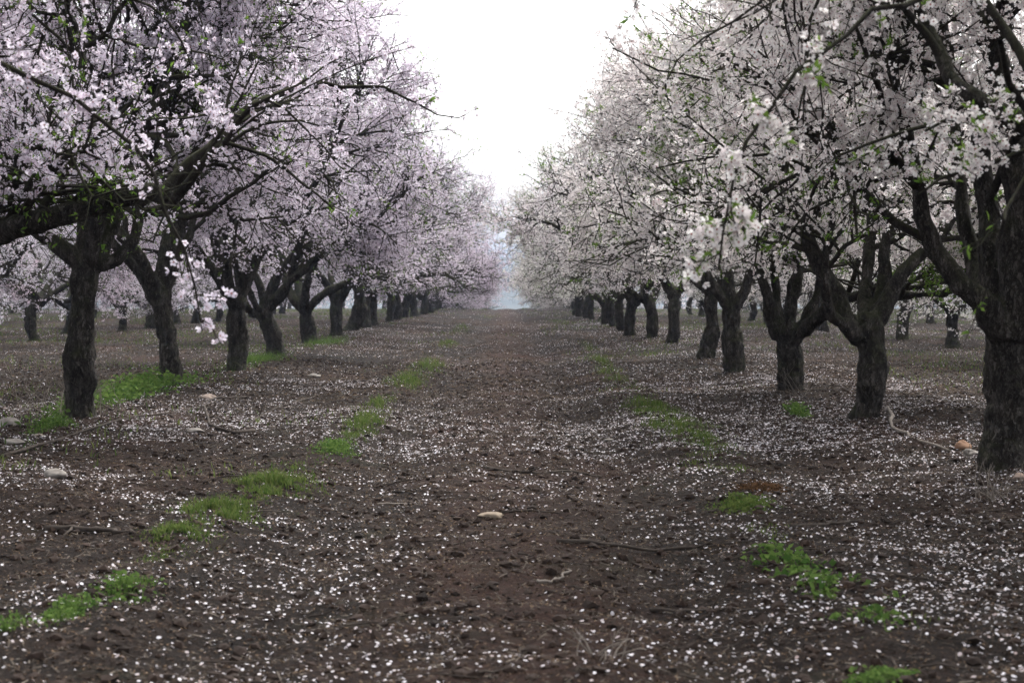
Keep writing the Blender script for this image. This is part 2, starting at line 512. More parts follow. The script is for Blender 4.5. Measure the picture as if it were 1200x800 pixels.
def build_tree(seed, fork_h=0.9, r0=0.17, lean=(0.0, 0.0), limbs=None, n_extra=4, azim=None, incl=(30, 54), limb_len=(2.7, 3.6), grow_on=1.2,
               bloom=1.0, leafy=0.15, tint=(1, 1, 1, 1), spread=1.0, voxel=0.016, bend=0.05, dens=1.0, whips=(), bare=0, bsize=0.0153, low_bloom=0.95, top_r=0.88):
    """limbs: custom scaffold polylines [(x,y,z,r)...] in metres from the tree base"""
    rng = np.random.default_rng(seed)
    # bole
    nb = 14
    tt = np.linspace(0, 1, nb)
    wob = rng.normal(size=2) * bend
    bx = lean[0] * tt + wob[0] * np.sin(tt * pi)
    by = lean[1] * tt + wob[1] * np.sin(tt * pi)
    bz = -0.12 + (fork_h + 0.17) * tt
    br = r0 * (1.0 - (1 - top_r) * tt + 0.40 * np.exp(-tt * 11)) * (1 + 0.05 * rng.normal(size=nb))
    br[-3:] *= (1.12, 1.06, 0.6)
    br = br * 0.82
    bole = np.stack([bx, by, bz], -1)[None]
    fork = np.array([lean[0], lean[1], fork_h])
    # scaffolds
    SCF, SCR = [], []
    K1 = 12
    for l in (limbs or []):
        l = [tuple(p_) for p_ in l]
        if grow_on and l[-1][3] > 0.0121:
            e0, e1 = np.array(l[-2][:3]), np.array(l[-1][:3])
            rad_ = nrm((e1 - fork) * [1, 1, 0])
            dd = nrm(nrm(e1 - e0) * 0.7 + np.array([0, 0, 0.55]) + 0.25 * rad_ + rng.normal(size=3) * 0.12)
            ll = grow_on * rng.uniform(0.8, 1.2) * np.clip((5.2 - e1[2]) / 2.0, 0.15, 1)
            re = l[-1][3]
            l += [(*(e1 + dd * ll * 0.5 + rng.normal(size=3) * .05), re * 0.75), (*(e1 + dd * ll + rng.normal(size=3) * .1), max(re * 0.4, .012))]
        q = resample(l, K1 + 4)
        q[1:, :3] += rng.normal(size=(K1 + 3, 3)) * 0.018
        SCF.append(q[:, :3]); SCR.append(q[:, 3])
    if n_extra:
        az = np.radians(azim) if azim is not None else rng.uniform(0, 2 * pi) + np.arange(n_extra) * 2 * pi / n_extra + rng.normal(size=n_extra) * 0.3
        n_extra = len(az)
        ic = np.radians(rng.uniform(incl[0], incl[1], n_extra))
        d = np.stack([np.cos(az) * np.sin(ic), np.sin(az) * np.sin(ic), np.cos(ic)], -1)
        st = fork + d * r0 * 0.35 * np.array([1, 1, 0]) - np.array([0, 0, 1]) * rng.uniform(0.02, 0.16, n_extra)[:, None]
        P = grow(rng, st, d, rng.uniform(*limb_len, n_extra), K1 + 4, 0.13, 0.03)
        rs = r0 * rng.uniform(0.42, 0.6, n_extra)
        for i in range(n_extra):
            SCF.append(P[i]); SCR.append(np.linspace(1, 0.22, K1 + 4) ** 0.9 * rs[i])
    P1, R1 = np.array(SCF), np.array(SCR)
    # remeshed trunk with its scaffold limbs
    v1, q1, c1 = tubes(bole, br[None], 18, True)
    v2, q2, c2 = tubes(P1, np.maximum(R1, 0.022), 10, True)
    tmp = make_mesh('tmp', np.concatenate([v1, v2]), [np.concatenate([q1, q2 + len(v1)]), c1, c2 + len(v1)])
    to = link('tmp', tmp)
    md = to.modifiers.new('r', 'REMESH'); md.mode = 'VOXEL'; md.voxel_size = voxel
    ms = to.modifiers.new('s', 'SMOOTH'); ms.iterations = 5; ms.factor = 0.5
    dg = bpy.context.evaluated_depsgraph_get(); dg.update()
    tm = bpy.data.meshes.new_from_object(to.evaluated_get(dg))
    bpy.data.objects.remove(to); bpy.data.meshes.remove(tmp)
    tm.name = 'trunk'
    nvt = len(tm.vertices)
    co = np.empty(nvt * 3, np.float32); no = np.empty(nvt * 3, np.float32)
    tm.vertices.foreach_get('co', co); tm.vertices.foreach_get('normal', no)
    co = co.reshape(-1, 3).astype(float); no = no.reshape(-1, 3)
    off = rng.uniform(0, 40, 3)
    low = np.clip(1.5 - co[:, 2], 0.25, 1)
    dsp = 0.034 * vnoise(co * 3.6 + off + 3) * np.clip(1.3 - co[:, 2], 0, 1) + 0.028 * vnoise(co * (7, 7, 5) + off) + 0.026 * np.abs(vnoise(co * (20, 20, 5) + off)) + 0.010 * vnoise(co * 34 + off)
    co += no * (dsp * low)[:, None]
    tm.vertices.foreach_set('co', co.astype(np.float32).ravel())
    tm.polygons.foreach_set('use_smooth', np.full(len(tm.polygons), True))
    tm.materials.clear(); tm.materials.append(M_BARK)
    tm.update()
    # secondary branches
    cnt = np.full(len(P1), 16); cnt[:bare] = 8
    p, d, r, t = spawn(rng, P1, R1, cnt, 0.20, 28, 70)
    if bare: d[:8 * bare, 2] = np.abs(d[:8 * bare, 2]) + 0.3
    d[:, 2] += 0.10
    ctr = fork * [1, 1, 0]
    radial = nrm((p - ctr) * [1, 1, 0]); d = d + 0.35 * radial
    L2 = rng.uniform(1.0, 1.75, len(p)) * spread * (1.1 - 0.3 * t)
    L2 = L2 * np.clip(r / 0.045, 0.42, 1.0)
    P2 = grow(rng, p, d, L2, 8, 0.16, rng.normal(0.0, 0.05, len(p)) - 0.05 * (t < .6), low_bloom + 0.2)
    R2 = np.minimum(r * 0.55, 0.026)[:, None] * np.linspace(1, 0.28, 8)[None] + 0.003
    # tips of the scaffolds go on too
    # tertiary
    p, d, r, t = spawn(rng, P2, R2, 7.5 * dens, 0.12, 25, 75)
    L3 = rng.uniform(0.4, 1.0, len(p)) * spread
    P3 = grow(rng, p, d, L3, 7, 0.15, rng.normal(-0.01, 0.07, len(p)), low_bloom + 0.02)
    R3 = np.minimum(r * 0.6, 0.011)[:, None] * np.linspace(1, 0.35, 7)[None] + 0.0012
    # upright shoots and long whips
    nw = int(26 * dens)
    p, d, r, t = spawn(rng, P2, R2, np.bincount(rng.integers(0, len(P2), nw), minlength=len(P2)), 0.3, 5, 50)
    d[:, 2] += rng.normal(0.7, 0.5, len(p))
    P3w = grow(rng, p, d, rng.uniform(0.6, 1.3, len(p)), 7, 0.06, rng.normal(0.0, 0.05, len(p)))
    R3w = np.full((len(p), 1), 0.007) * np.linspace(1, 0.3, 7)[None]
    P3 = np.concatenate([P3, P3w]); R3 = np.concatenate([R3, R3w])
    PW = RW = None
    if whips:
        W = np.array([resample(w_, 22) for w_ in whips])
        PW, RW = W[..., :3].copy(), W[..., 3]
        PW[:, 1:] += rng.normal(size=PW[:, 1:].shape) * 0.014
    # twigs
    p, d, r, t = spawn(rng, P3, R3, 5.2 * dens, 0.1, 25, 80)
    L4 = rng.uniform(0.10, 0.42, len(p))
    if whips:
        pw, dw, rw, tw = spawn(rng, PW, RW, 40, 0.2, 25, 80)
        p, d = np.concatenate([p, pw]), np.concatenate([d, dw])
        L4 = np.concatenate([L4, rng.uniform(0.06, 0.32, len(pw)) * (1.2 - .6 * tw)])
    P4 = grow(rng, p, d, L4, 4, 0.16, rng.normal(0.02, 0.08, len(p)))
    R4 = np.full((len(p), 1), 0.0036) * np.linspace(1, 0.5, 4)[None]
    vb, qb = [], []; o = 0
    for (P_, R_, S_) in ((P2, R2, 6), (P3, R3, 4), (P4, R4, 3)):
        v, q, _ = tubes(P_, R_, S_)
        vb.append(v); qb.append(q + o); o += len(v)
    if whips:
        v, q, _ = tubes(PW, RW, 7)
        vb.append(v); qb.append(q + o)
    bm_ = make_mesh('branchwork', np.concatenate(vb), [np.concatenate(qb)], [M_BRANCH], smooth=True)
    # blossom clusters
    pos, outw = [], []
    for (P_, R_, per) in ((P2[:, 3:], R2[:, 3:], 6), (P3, R3, 11), (P4, R4, 5.4)):
        p, d, r, t = spawn(rng, P_, R_, per * bloom * 1.38, 0.10, 60, 110)
        k = rng.integers(1, 4, len(p))
        rep = np.repeat(np.arange(len(p)), k)
        jit = rng.normal(size=(len(rep), 3)) * 0.013
        pos.append(p[rep] + d[rep] * 0.018 + jit); outw.append(nrm(d[rep] + rng.normal(size=(len(rep), 3)) * 0.5))
    pos, outw = np.concatenate(pos), np.concatenate(outw)
    # bare twig lengths and thicker clumps
    keep = (vnoise(pos * 2.3 + off) + 0.35 * rng.normal(size=len(pos))) > -0.16
    near_w = np.zeros(len(pos), bool)
    for w_ in (PW if whips else ()):
        for c_ in w_[-9:]:
            near_w |= ((pos - c_) ** 2).sum(1) < 0.30 ** 2
    keep &= near_w | (pos[:, 2] > low_bloom + 0.25 * vnoise(pos * 1.1 + off + 5))
    pos, outw = pos[keep], outw[keep]
    print('blossoms', len(pos), 'z', pos[:,2].min(), pos[:,2].max(), 'r', np.percentile(np.hypot(pos[:,0],pos[:,1]),[50,90,99]))
    for l_ in P1[:bare]:
        dd_ = np.full(len(pos), 9.0)
        for c_ in l_: dd_ = np.minimum(dd_, ((pos - c_) ** 2).sum(1))
        pos, outw = pos[dd_ > 0.17 ** 2], outw[dd_ > 0.17 ** 2]
    cm = crown_mesh(rng, pos, outw, bsize)
    # young leaves
    lp, ld, _, _ = spawn(rng, P4, R4, 3.0 * leafy * 4.2, 0.2, 20, 70)
    sel = vnoise(lp * 1.3 + off + 9) > (0.25 - 0.3 * leafy)
    lp, ld = lp[sel], ld[sel]
    rep = np.repeat(np.arange(len(lp)), 3)
    lm = leaf_mesh(rng, lp[rep] + rng.normal(size=(len(rep), 3)) * 0.006, ld[rep], 0.036, M_LEAF, 'young_leaves') if len(lp) else None
    return dict(trunk=tm, branchwork=bm_, crown=cm, leaves=lm, tint=tint, n=len(pos))

def plant(meshes, x, y, rz, scale, label, group, tint=None, leaves=True, sink=0.0):
    z = float(ground_z(np.array([x]), np.array([y]))[0]) - sink
    r = empty('almond_tree', (x, y, z), rz)
    r.scale = (scale,) * 3
    tag(r, label, 'tree', group)
    link('trunk', meshes['trunk'], r)
    link('branchwork', meshes['branchwork'], r)
    c = link('crown', meshes['crown'], r)
    c.color = tint or meshes['tint']
    if leaves and meshes['leaves'] is not None:
        link('young_leaves', meshes['leaves'], c)
    return r

def copy_tree(src, x, y, rz, scale, label, group, tint):
    z = float(ground_z(np.array([x]), np.array([y]))[0])
    r = src.copy(); COL.objects.link(r)
    r.location = (x, y, z); r.rotation_euler = (0, 0, rz); r.scale = (scale[0], scale[0], scale[1])
    tag(r, label, 'tree', group)
    for ch in src.children:
        c = ch.copy(); COL.objects.link(c); c.parent = r
        if ch.name.startswith('crown'): c.color = tint
        for g in ch.children:
            k = g.copy(); COL.objects.link(k); k.parent = c
    return r

PINK = (0.93, 0.885, 0.965, 1)
WHITE = (0.975, 0.96, 0.925, 1)
GL, GR = 'almond trees along the left of the track', 'almond trees along the right of the track'

def at_depth(base, Y0, pts):
    """photo pixels at the depth of a tree -> scaffold polyline in metres from its base; pts (px, py, dy, r)"""
    out = []
    for px, py, dy, r in pts:
        Y = Y0 + dy
        out.append(((px - VX) / F * Y - base[0], dy, H + (VY - py) / F * Y - base[2], r * 0.86))
    return out

near_specs = []
def near(px, py, label, group, tint, seed, limbs_px=(), xy=None, whips_px=(), **kw):
    b = G(px, py) if xy is None else (xy[0], xy[1], float(ground_z(np.array([xy[0]]), np.array([xy[1]]))[0]))
    limbs = [at_depth(b, b[1], l) for l in limbs_px]
    m = build_tree(seed, limbs=limbs, whips=[at_depth(b, b[1], l) for l in whips_px], tint=tint, **kw)
    return plant(m, b[0], b[1], 0, 1.0, label, group)

# right row, near trees
near(0, 0, 'blossoming almond arching in at the top right from a trunk outside the frame', GR, WHITE, 111, xy=(3.45, 7.2),
     limbs_px=[[(1540, 330, 0, .09), (1400, 260, 0, .08), (1290, 190, 0, .065), (1200, 152, 0, .05), (1118, 116, 0.1, .04), (1118, 60, 0.2, .032), (1080, -10, 0.3, .025), (1000, -90, .4, .018)]],
     whips_px=[[(1400, 60, -.4, .016), (1314, -30, -.8, .014), (1150, -40, -1.1, .012), (1019, 20, -1.3, .010), (910, 110, -1.45, .008), (858, 210, -1.5, .006), (838, 310, -1.5, .004)]],
     n_extra=3, azim=[15, 300, 345], fork_h=1.0, incl=(25, 42), leafy=0.25, bloom=1.6, low_bloom=1.25)
near(1180, 548, 'thick-trunked almond with a stout upright limb, cut by the right edge of the frame', GR, WHITE, 102, low_bloom=1.30, bloom=1.6,
     limbs_px=[[(1190, 395, 0, .12), (1192, 330, 0, .105), (1196, 250, 0, .10), (1184, 170, 0, .085), (1178, 100, 0, .07), (1150, 20, .1, .05), (1140, -60, .1, .035)],
               [(1172, 390, 0, .09), (1140, 340, -.1, .075), (1105, 315, -.1, .07), (1085, 285, -.1, .06), (1076, 200, -.1, .045), (1050, 90, 0, .03)],
               [(1168, 380, .1, .07), (1135, 320, .3, .06), (1128, 250, .4, .05), (1120, 120, .5, .035), (1100, 0, .6, .025)]],
     n_extra=2, azim=[-20, 75], fork_h=0.93, r0=0.15, lean=(0.0, 0.0), leafy=0.25)
near(1008, 490, 'almond with a knotty trunk and a wide low fork, left of the thick right-edge almond', GR, WHITE, 103, low_bloom=1.30, bloom=1.6,
     limbs_px=[[(1012, 395, 0, .10), (985, 360, 0, .085), (965, 320, 0, .08), (945, 285, 0, .065), (930, 230, 0, .05), (915, 150, .1, .03)],
               [(1018, 390, 0, .10), (1045, 350, 0, .08), (1060, 315, .1, .07), (1095, 290, .1, .055), (1130, 240, .2, .035), (1150, 160, .3, .025)],
               [(1012, 400, .1, .07), (1040, 330, .3, .06), (1035, 240, .4, .05), (1045, 130, .5, .03)],
               [(1005, 395, -.1, .06), (975, 378, -.3, .05), (968, 340, -.4, .04), (975, 250, -.5, .028)]],
     n_extra=1, azim=[80], fork_h=0.80, r0=0.142, lean=(0.05, 0), leafy=0.35)
near(922, 459, 'almond with a short bollard-like trunk, thin upright shoots and bright green leaves above', GR, WHITE, 104, low_bloom=1.30, bloom=1.6,
     limbs_px=[[(912, 395, 0, .08), (900, 360, 0, .065), (888, 300, .1, .055), (870, 270, .1, .05), (850, 230, .1, .035)],
               [(925, 392, 0, .08), (948, 375, 0, .065), (960, 330, .1, .05), (990, 250, .1, .035)],
               [(915, 395, 0, .06), (905, 330, .2, .05), (895, 240, .3, .04), (890, 120, .3, .03)],
               [(920, 395, -.1, .04), (925, 340, -.2, .03), (935, 270, -.3, .022)]],
     n_extra=2, azim=[60, -60], fork_h=0.66, r0=0.148, leafy=0.6)
near(862, 436, 'leaning almond trunk that forks into two limbs, just left of the bollard-like almond trunk', GR, WHITE, 105, low_bloom=1.30, bloom=1.6,
     limbs_px=[[(855, 360, 0, .10), (852, 320, 0, .085), (848, 270, .1, .06), (830, 200, .2, .04)],
               [(862, 360, 0, .10), (880, 330, 0, .08), (898, 290, .1, .065), (915, 230, .1, .045), (930, 160, .1, .03)]],
     n_extra=2, azim=[100, 200], fork_h=0.86, r0=0.145, lean=(-.06, 0), leafy=0.3)
near(826, 419, 'slender right-leaning almond trunk close behind the two-limbed leaning almond', GR, WHITE, 106, low_bloom=1.30, bloom=1.6,
     n_extra=4, azim=[40, 130, 215, 320], fork_h=1.0, r0=0.13, lean=(.10, 0), leafy=0.4)

# left row, near trees
near(0, 0, 'almond whose pink blossom fills the top left corner, trunk outside the frame', GL, PINK, 201, xy=(-4.0, 6.3),
     whips_px=[[(-560, 150, 0, .018), (-400, 60, .1, .016), (-190, 30, .2, .013), (-20, 60, .2, .012), (130, 140, .2, .009), (205, 250, .2, .007), (225, 330, .2, .005), (232, 385, .2, .003)]],
     n_extra=5, azim=[5, 70, 150, 220, 310], fork_h=1.0, incl=(26, 42), low_bloom=1.45, spread=.85)
near(0, 0, 'almond reaching a thick mossy limb in from the left edge of the frame, trunk unseen', GL, PINK, 202, xy=(-3.9, 11.0),
     limbs_px=[[(-150, 330, 0, .13), (-80, 292, -.4, .105), (0, 271, -.8, .082), (60, 258, -.95, .074), (130, 238, -1.0, .068), (205, 224, -1.0, .058)],
               [(130, 236, 0, .05), (110, 160, .1, .045), (95, 60, .1, .035), (60, -40, .1, .025), (70, -200, .2, .015)]],
     whips_px=[[(190, 232, -1.0, .052), (215, 202, -.95, .047), (250, 165, -.9, .041), (285, 135, -.8, .035), (310, 112, -.7, .029), (345, 101, -.5, .022), (380, 97, 0.1, .016), (450, 104, .1, .010), (535, 140, .1, .004)]],
     n_extra=3, azim=[75, 150, 280], fork_h=1.05, r0=0.19, grow_on=0, spread=.85, low_bloom=1.5, bare=1, leafy=.12)
near(97, 488, 'tall dark almond trunk rising from a mound of weeds and brush at the left', GL, PINK, 203, low_bloom=1.42,
     limbs_px=[[(98, 310, 0, .10), (80, 295, 0, .085), (45, 280, 0, .075), (10, 240, .1, .05), (-40, 170, .1, .03)],
               [(104, 310, 0, .09), (125, 318, 0, .075), (155, 290, .1, .06), (165, 240, .1, .05), (190, 150, .2, .03)],
               [(98, 300, 0, .09), (105, 250, .1, .075), (85, 180, .2, .055), (100, 80, .2, .035)]],
     n_extra=4, azim=[70, -60, 120, 40], incl=(18, 42), limb_len=(3.2, 4.0), spread=1.0, bloom=1.15, fork_h=1.25, r0=0.122, lean=(0.03, 0), top_r=1.0)
near(200, 453, 'left-leaning almond trunk behind the green weed clump, second trunk from the left edge', GL, PINK, 204, low_bloom=1.3,
     limbs_px=[[(182, 345, 0, .10), (172, 320, 0, .085), (155, 300, .1, .06), (140, 240, .1, .04)],
               [(188, 345, 0, .09), (205, 310, 0, .07), (222, 280, .1, .05), (240, 200, .1, .03)]],
     n_extra=4, azim=[50, 160, 280, 5], incl=(18, 42), limb_len=(3.2, 4.0), spread=1.0, bloom=1.15, fork_h=1.15, r0=0.128, lean=(-.18, 0), top_r=1.05)
near(279, 433, 'straight almond trunk with a few blossoms on its bark and a limb going up left', GL, PINK, 205, low_bloom=1.3,
     limbs_px=[[(275, 355, 0, .10), (265, 320, 0, .085), (252, 285, .1, .07), (235, 220, .1, .045)]],
     n_extra=5, azim=[30, 110, 250, 350, 180], incl=(20, 46), limb_len=(3.2, 4.0), spread=1.0, bloom=1.15, fork_h=1.0, r0=0.14, lean=(-.03, 0), top_r=0.95)
near(324, 415, 'crooked almond trunk bent to the left with a heavy limb thrown out to the right', GL, PINK, 206, low_bloom=1.3,
     limbs_px=[[(305, 370, 0, .11), (318, 340, 0, .10), (330, 312, 0, .09), (350, 295, 0, .07), (378, 286, .1, .055), (410, 250, .1, .035)],
               [(300, 370, 0, .08), (285, 355, 0, .07), (275, 310, .1, .05), (270, 240, .1, .03)]],
     n_extra=4, azim=[100, 250, 10, 330], incl=(20, 45), limb_len=(3.2, 4.0), spread=1.0, bloom=1.15, fork_h=0.72, r0=0.148, lean=(-.24, 0), leafy=0.2)

# prototypes for the rest of the orchard
PROTO = []
rr = random.Random(5)
for i in range(7):
    PROTO.append(build_tree(300 + i, fork_h=[0.85, 1.0, 0.7, 0.95, 0.8, 1.05, 0.9][i], r0=[.155, .14, .165, .15, .145, .16, .135][i],
                 lean=((rr.random() - .5) * .3, (rr.random() - .5) * .3), n_extra=[4, 3, 4, 5, 4, 3, 4][i], leafy=[.1, .2, .3, .1, .2, .15, .3][i],
                 bend=0.09))
for i in range(4):
    PROTO.append(build_tree(340 + i, fork_h=[0.8, 0.95, 0.7, 0.85][i], r0=[.15, .135, .155, .14][i], lean=((rr.random() - .5) * .3, (rr.random() - .5) * .3),
                 n_extra=[4, 5, 4, 4][i], leafy=.12, bend=0.09, low_bloom=0.5, incl=(38, 64)))
for i in range(2):
    PROTO.append(build_tree(360 + i, fork_h=[0.6, 0.7][i], r0=[.15, .135][i], n_extra=5, leafy=.1, bend=0.09, low_bloom=0.1, incl=(46, 76)))
proto_root = [None] * 13

ORD = ['', 'first', 'second', 'third', 'fourth', 'fifth', 'sixth', 'seventh', 'eighth', 'ninth', 'tenth', 'eleventh', 'twelfth',
       'thirteenth', 'fourteenth', 'fifteenth', 'sixteenth', 'seventeenth', 'eighteenth', 'nineteenth', 'twentieth', 'twenty-first',
       'twenty-second', 'twenty-third', 'twenty-fourth', 'twenty-fifth', 'twenty-sixth', 'twenty-seventh', 'twenty-eighth', 'twenty-ninth', 'thirtieth', 'thirty-first', 'thirty-second', 'thirty-third', 'thirty-fourth', 'thirty-fifth', 'thirty-sixth',
       'thirty-seventh', 'thirty-eighth', 'thirty-ninth', 'fortieth', 'forty-first', 'forty-second']
def put(k, x, y, label, group, tint, big=1.0):
    rz = rr.uniform(0, 2 * pi); s = rr.uniform(0.92, 1.08) * big
    t = tuple(min(1, c * rr.uniform(0.97, 1.02)) for c in tint[:3]) + (1,)
    if proto_root[k] is None:
        proto_root[k] = plant(PROTO[k], x, y, rz, s, label, group, t)
    else:
        copy_tree(proto_root[k], x, y, rz, (s, s * rr.uniform(0.95, 1.06)), label, group, t)

# right row onward
ry = [34.5, 38.2, 42.6, 47.4, 52.3]
while ry[-1] < 162: ry.append(ry[-1] + rr.uniform(4.2, 4.8))
for i, yy in enumerate(ry):
    n = i + 6
    lab = '%s white almond in the right row, counting trunks inward from the right edge' % ORD[n] if n < 13 else \
          'far white almond in the right row, %s trunk counted from the right edge' % ORD[n]
    put((i * 3 + 1) % 7 if yy < 85 else (7 + i % 4 if yy < 104 else 11 + i % 2), 3.12 + min(1.0, max(0, yy - 78) / 38) * 1.2 + rr.uniform(-.12, .14), yy, lab, GR, WHITE, 1.0 if yy < 95 else 1.12)
ly = [36.6, 41.0, 45.6, 50.4, 55.2]
while ly[-1] < 162: ly.append(ly[-1] + rr.uniform(4.2, 4.8))
for i, yy in enumerate(ly):
    n = i + 5
    lab = '%s pink almond in the left row, counting trunks inward from the left edge' % ORD[n] if n < 13 else \
          'far pink almond in the left row, %s trunk counted from the left edge' % ORD[n]
    put((i * 5 + 2) % 7 if yy < 78 else (7 + i % 4 if yy < 100 else 11 + i % 2), -3.95 + rr.uniform(-.12, .14) + min(0.25, max(0, yy - 50) * 0.006) - 0.35 * (yy > 95), yy, lab, GL, PINK, 1.16 if yy < 80 else 1.06)
# rows behind
BACK = [(-11.0, 31, 92, PINK, 'left', 'second'), (-17.6, 45, 112, PINK, 'left', 'third'), (-24.5, 66, 120, PINK, 'left', 'fourth'),
        (8.9, 25, 88, WHITE, 'right', 'second'), (14.8, 40, 112, WHITE, 'right', 'third'), (20.9, 58, 120, WHITE, 'right', 'fourth'), (-31.5, 88, 128, PINK, 'left', 'fifth'), (27.0, 78, 128, WHITE, 'right', 'fifth')]
for X, y0, y1, tint, side, rw in BACK:
    yy, n = y0 + rr.uniform(0, 2), 1
    while yy < y1:
        put(7 + rr.randrange(4), X + rr.uniform(-.25, .25), yy,
            '%s almond from the camera in the %s row %s of the track' % (ORD[n], rw, side),
            'almond trees in the rows behind on the ' + side, tint)
        yy += rr.uniform(4.2, 4.8) * (1.0 if rw == 'second' else 1.15); n += 1

# far orchard beyond the rows, one mass
def far_orchard():
    rg = np.random.default_rng(91)
    V, Q, MI, T, o = [], [], [], [], 0
    for k in range(120):
        cx = rg.uniform(7, 80) * (1 if k % 2 else -1); cy_ = rg.uniform(128, 185)
        gz = float(ground_z(np.array([cx]), np.array([cy_]))[0])
        n = 1000
        u = nrm(rg.normal(size=(n, 3))) * (rg.random((n, 1)) ** 0.5)
        p = np.array([cx, cy_, gz + 3.0]) + u * np.array([2.6, 2.6, 2.6 + rg.uniform(-.2, .5)]) * (1 + 0.25 * vnoise(u * 2.2 + k))[:, None]
        dark = rg.random(n) < 0.38
        tpl = np.where(dark[:, None, None], np.array([(-3.2, -.16, 0), (3.2, -.16, 0), (3.2, .16, 0), (-3.2, .16, 0)]) , np.array([(-1, -.7, 0), (.9, -1, .3), (1, .8, 0), (-.8, 1, .3)]))
        V.append(stamp(tpl, rotations(rg, n, u + 1e-3, 1.0), p, rg.uniform(.05, .12, n)))
        Q.append(np.arange(n)[:, None] * 4 + np.arange(4)[None] + o); o += 4 * n
        MI.append(dark.astype(int)); T.append(np.repeat(np.clip(rg.normal(.4, .25, n), 0, 1), 4))
        st = np.array([[cx, cy_, gz - .1]])
        v, q, _ = tubes(np.array([[(cx, cy_, gz - .1), (cx + .05, cy_, gz + .6), (cx, cy_, gz + 1.8)]]), np.array([[.19, .15, .10]]), 8)
        V.append(v); Q.append(q + o); o += len(v); MI.append(np.ones(len(q), int)); T.append(np.zeros(len(v)))
    ob = link('far_orchard', make_mesh('far_orchard', np.concatenate(V), [np.concatenate(Q)], [M_PETAL, M_BRANCH], np.concatenate(MI), tint=np.concatenate(T)))
    ob.color = (0.93, 0.90, 0.93, 1)
    tag(ob, 'far mass of blossoming orchard beyond the counted rows', 'orchard', kind='stuff')
far_orchard()

# ------------------------------------------------------------------ ground litter
rng = np.random.default_rng(77)
def scatter(n, y0, y1, power, half=lambda y: 0.31 * y + 2.2):
    """points on the orchard floor, denser close to the camera"""
    u = rng.random(n)
    y = (y0 ** power + u * (y1 ** power - y0 ** power)) ** (1 / power)
    x = rng.uniform(-1, 1, n) * half(y)
    return x, y
def petal_density(x, y):
    s = 0.55 * n2(x, y, 0.9, 31.0) + 0.5 * n2(x, y * 0.5, 0.33, 37.0) + 0.45 * n2(x, y, 3.0, 41.0)
    lat = 0.23 + 0.19 * (y < 14) + 0.88 / (1 + np.exp(-(x - 0.9) / 0.35)) + 0.60 / (1 + np.exp((x + 1.2) / 0.4))
    lat = lat * np.where(np.abs(x) > 4.8, 0.42, 1.0) + 0.22 * np.exp(-((x - 0.7) / 0.3) ** 2) + 0.10 * np.exp(-((x + 0.6) / 0.3) ** 2)
    return lat * np.clip(0.58 + 1.15 * s, 0.07, 1.8)

def petals(n, y0, y1, power, size, tint_mu):
    x, y = scatter(n, y0, y1, power)
    k = rng.random(len(x)) * 1.5 < petal_density(x, y)
    x, y = x[k], y[k]; n = len(x)
    z = ground_z(x, y) + 0.006
    fr = rotations(rng, n, np.array([0, 0, 1.0]), 0.28)
    tpl = np.array([(-0.5, -0.14, 0), (0.05, -0.42, 0.10), (0.5, -0.22, 0.16), (0.5, 0.22, 0.16), (0.05, 0.42, 0.10), (-0.5, 0.14, 0)])
    V = stamp(tpl, fr, np.stack([x, y, z], -1), size * rng.uniform(0.4, 1.3, n))
    b = np.arange(n)[:, None] * 6
    q = np.concatenate([b + np.array([[0, 1, 4, 5]]), b + np.array([[1, 2, 3, 4]])])
    return V, q, np.repeat(np.clip(rng.normal(tint_mu, 0.3, n), 0, 1), 6)
parts = [petals(270000, 4.3, 22, 1.25, 0.0124, 0.30), petals(240000, 12, 60, 1.3, 0.0165, 0.25), petals(60000, 45, 125, 1.4, 0.032, 0.3)]
o = 0; PV, PQ, PT = [], [], []
for v, q, t in parts:
    PV.append(v); PQ.append(q + o); PT.append(t); o += len(v)
tag(link('fallen_petals', make_mesh('fallen_petals', np.concatenate(PV), [np.concatenate(PQ)], [M_FALLEN], tint=np.concatenate(PT))),
    'white and pale pink petals fallen all over the dark soil', 'petals', kind='stuff')

# dead leaf scraps
M_DEAD = petal_material('dead_leaf', (0.020, 0.013, 0.009), (0.22, 0.155, 0.105), 0.1, False)
def scraps(n, y0, y1, power, size):
    x, y = scatter(n, y0, y1, power)
    z = ground_z(x, y) + 0.005
    fr = rotations(rng, n, np.array([0, 0, 1.0]), 0.35)
    tpl = np.array([(-0.5, 0, 0.05), (0, -0.24, 0), (0.55, 0, 0.12), (0, 0.24, 0)])
    V = stamp(tpl, fr, np.stack([x, y, z], -1), size * rng.uniform(0.4, 1.3, n))
    return V, np.arange(n)[:, None] * 4 + np.arange(4)[None], np.repeat(rng.random(n) ** 1.7, 4)
a, b_ = scraps(340000, 4.3, 24, 1.2, 0.0135), scraps(100000, 18, 70, 1.4, 0.04)
tag(link('leaf_litter', make_mesh('leaf_litter', np.concatenate([a[0], b_[0]]), [np.concatenate([a[1], b_[1] + len(a[0])])], [M_DEAD],
    tint=np.concatenate([a[2], b_[2]]))), 'brown scraps of dead leaf littering the orchard floor', 'leaf litter', kind='stuff')

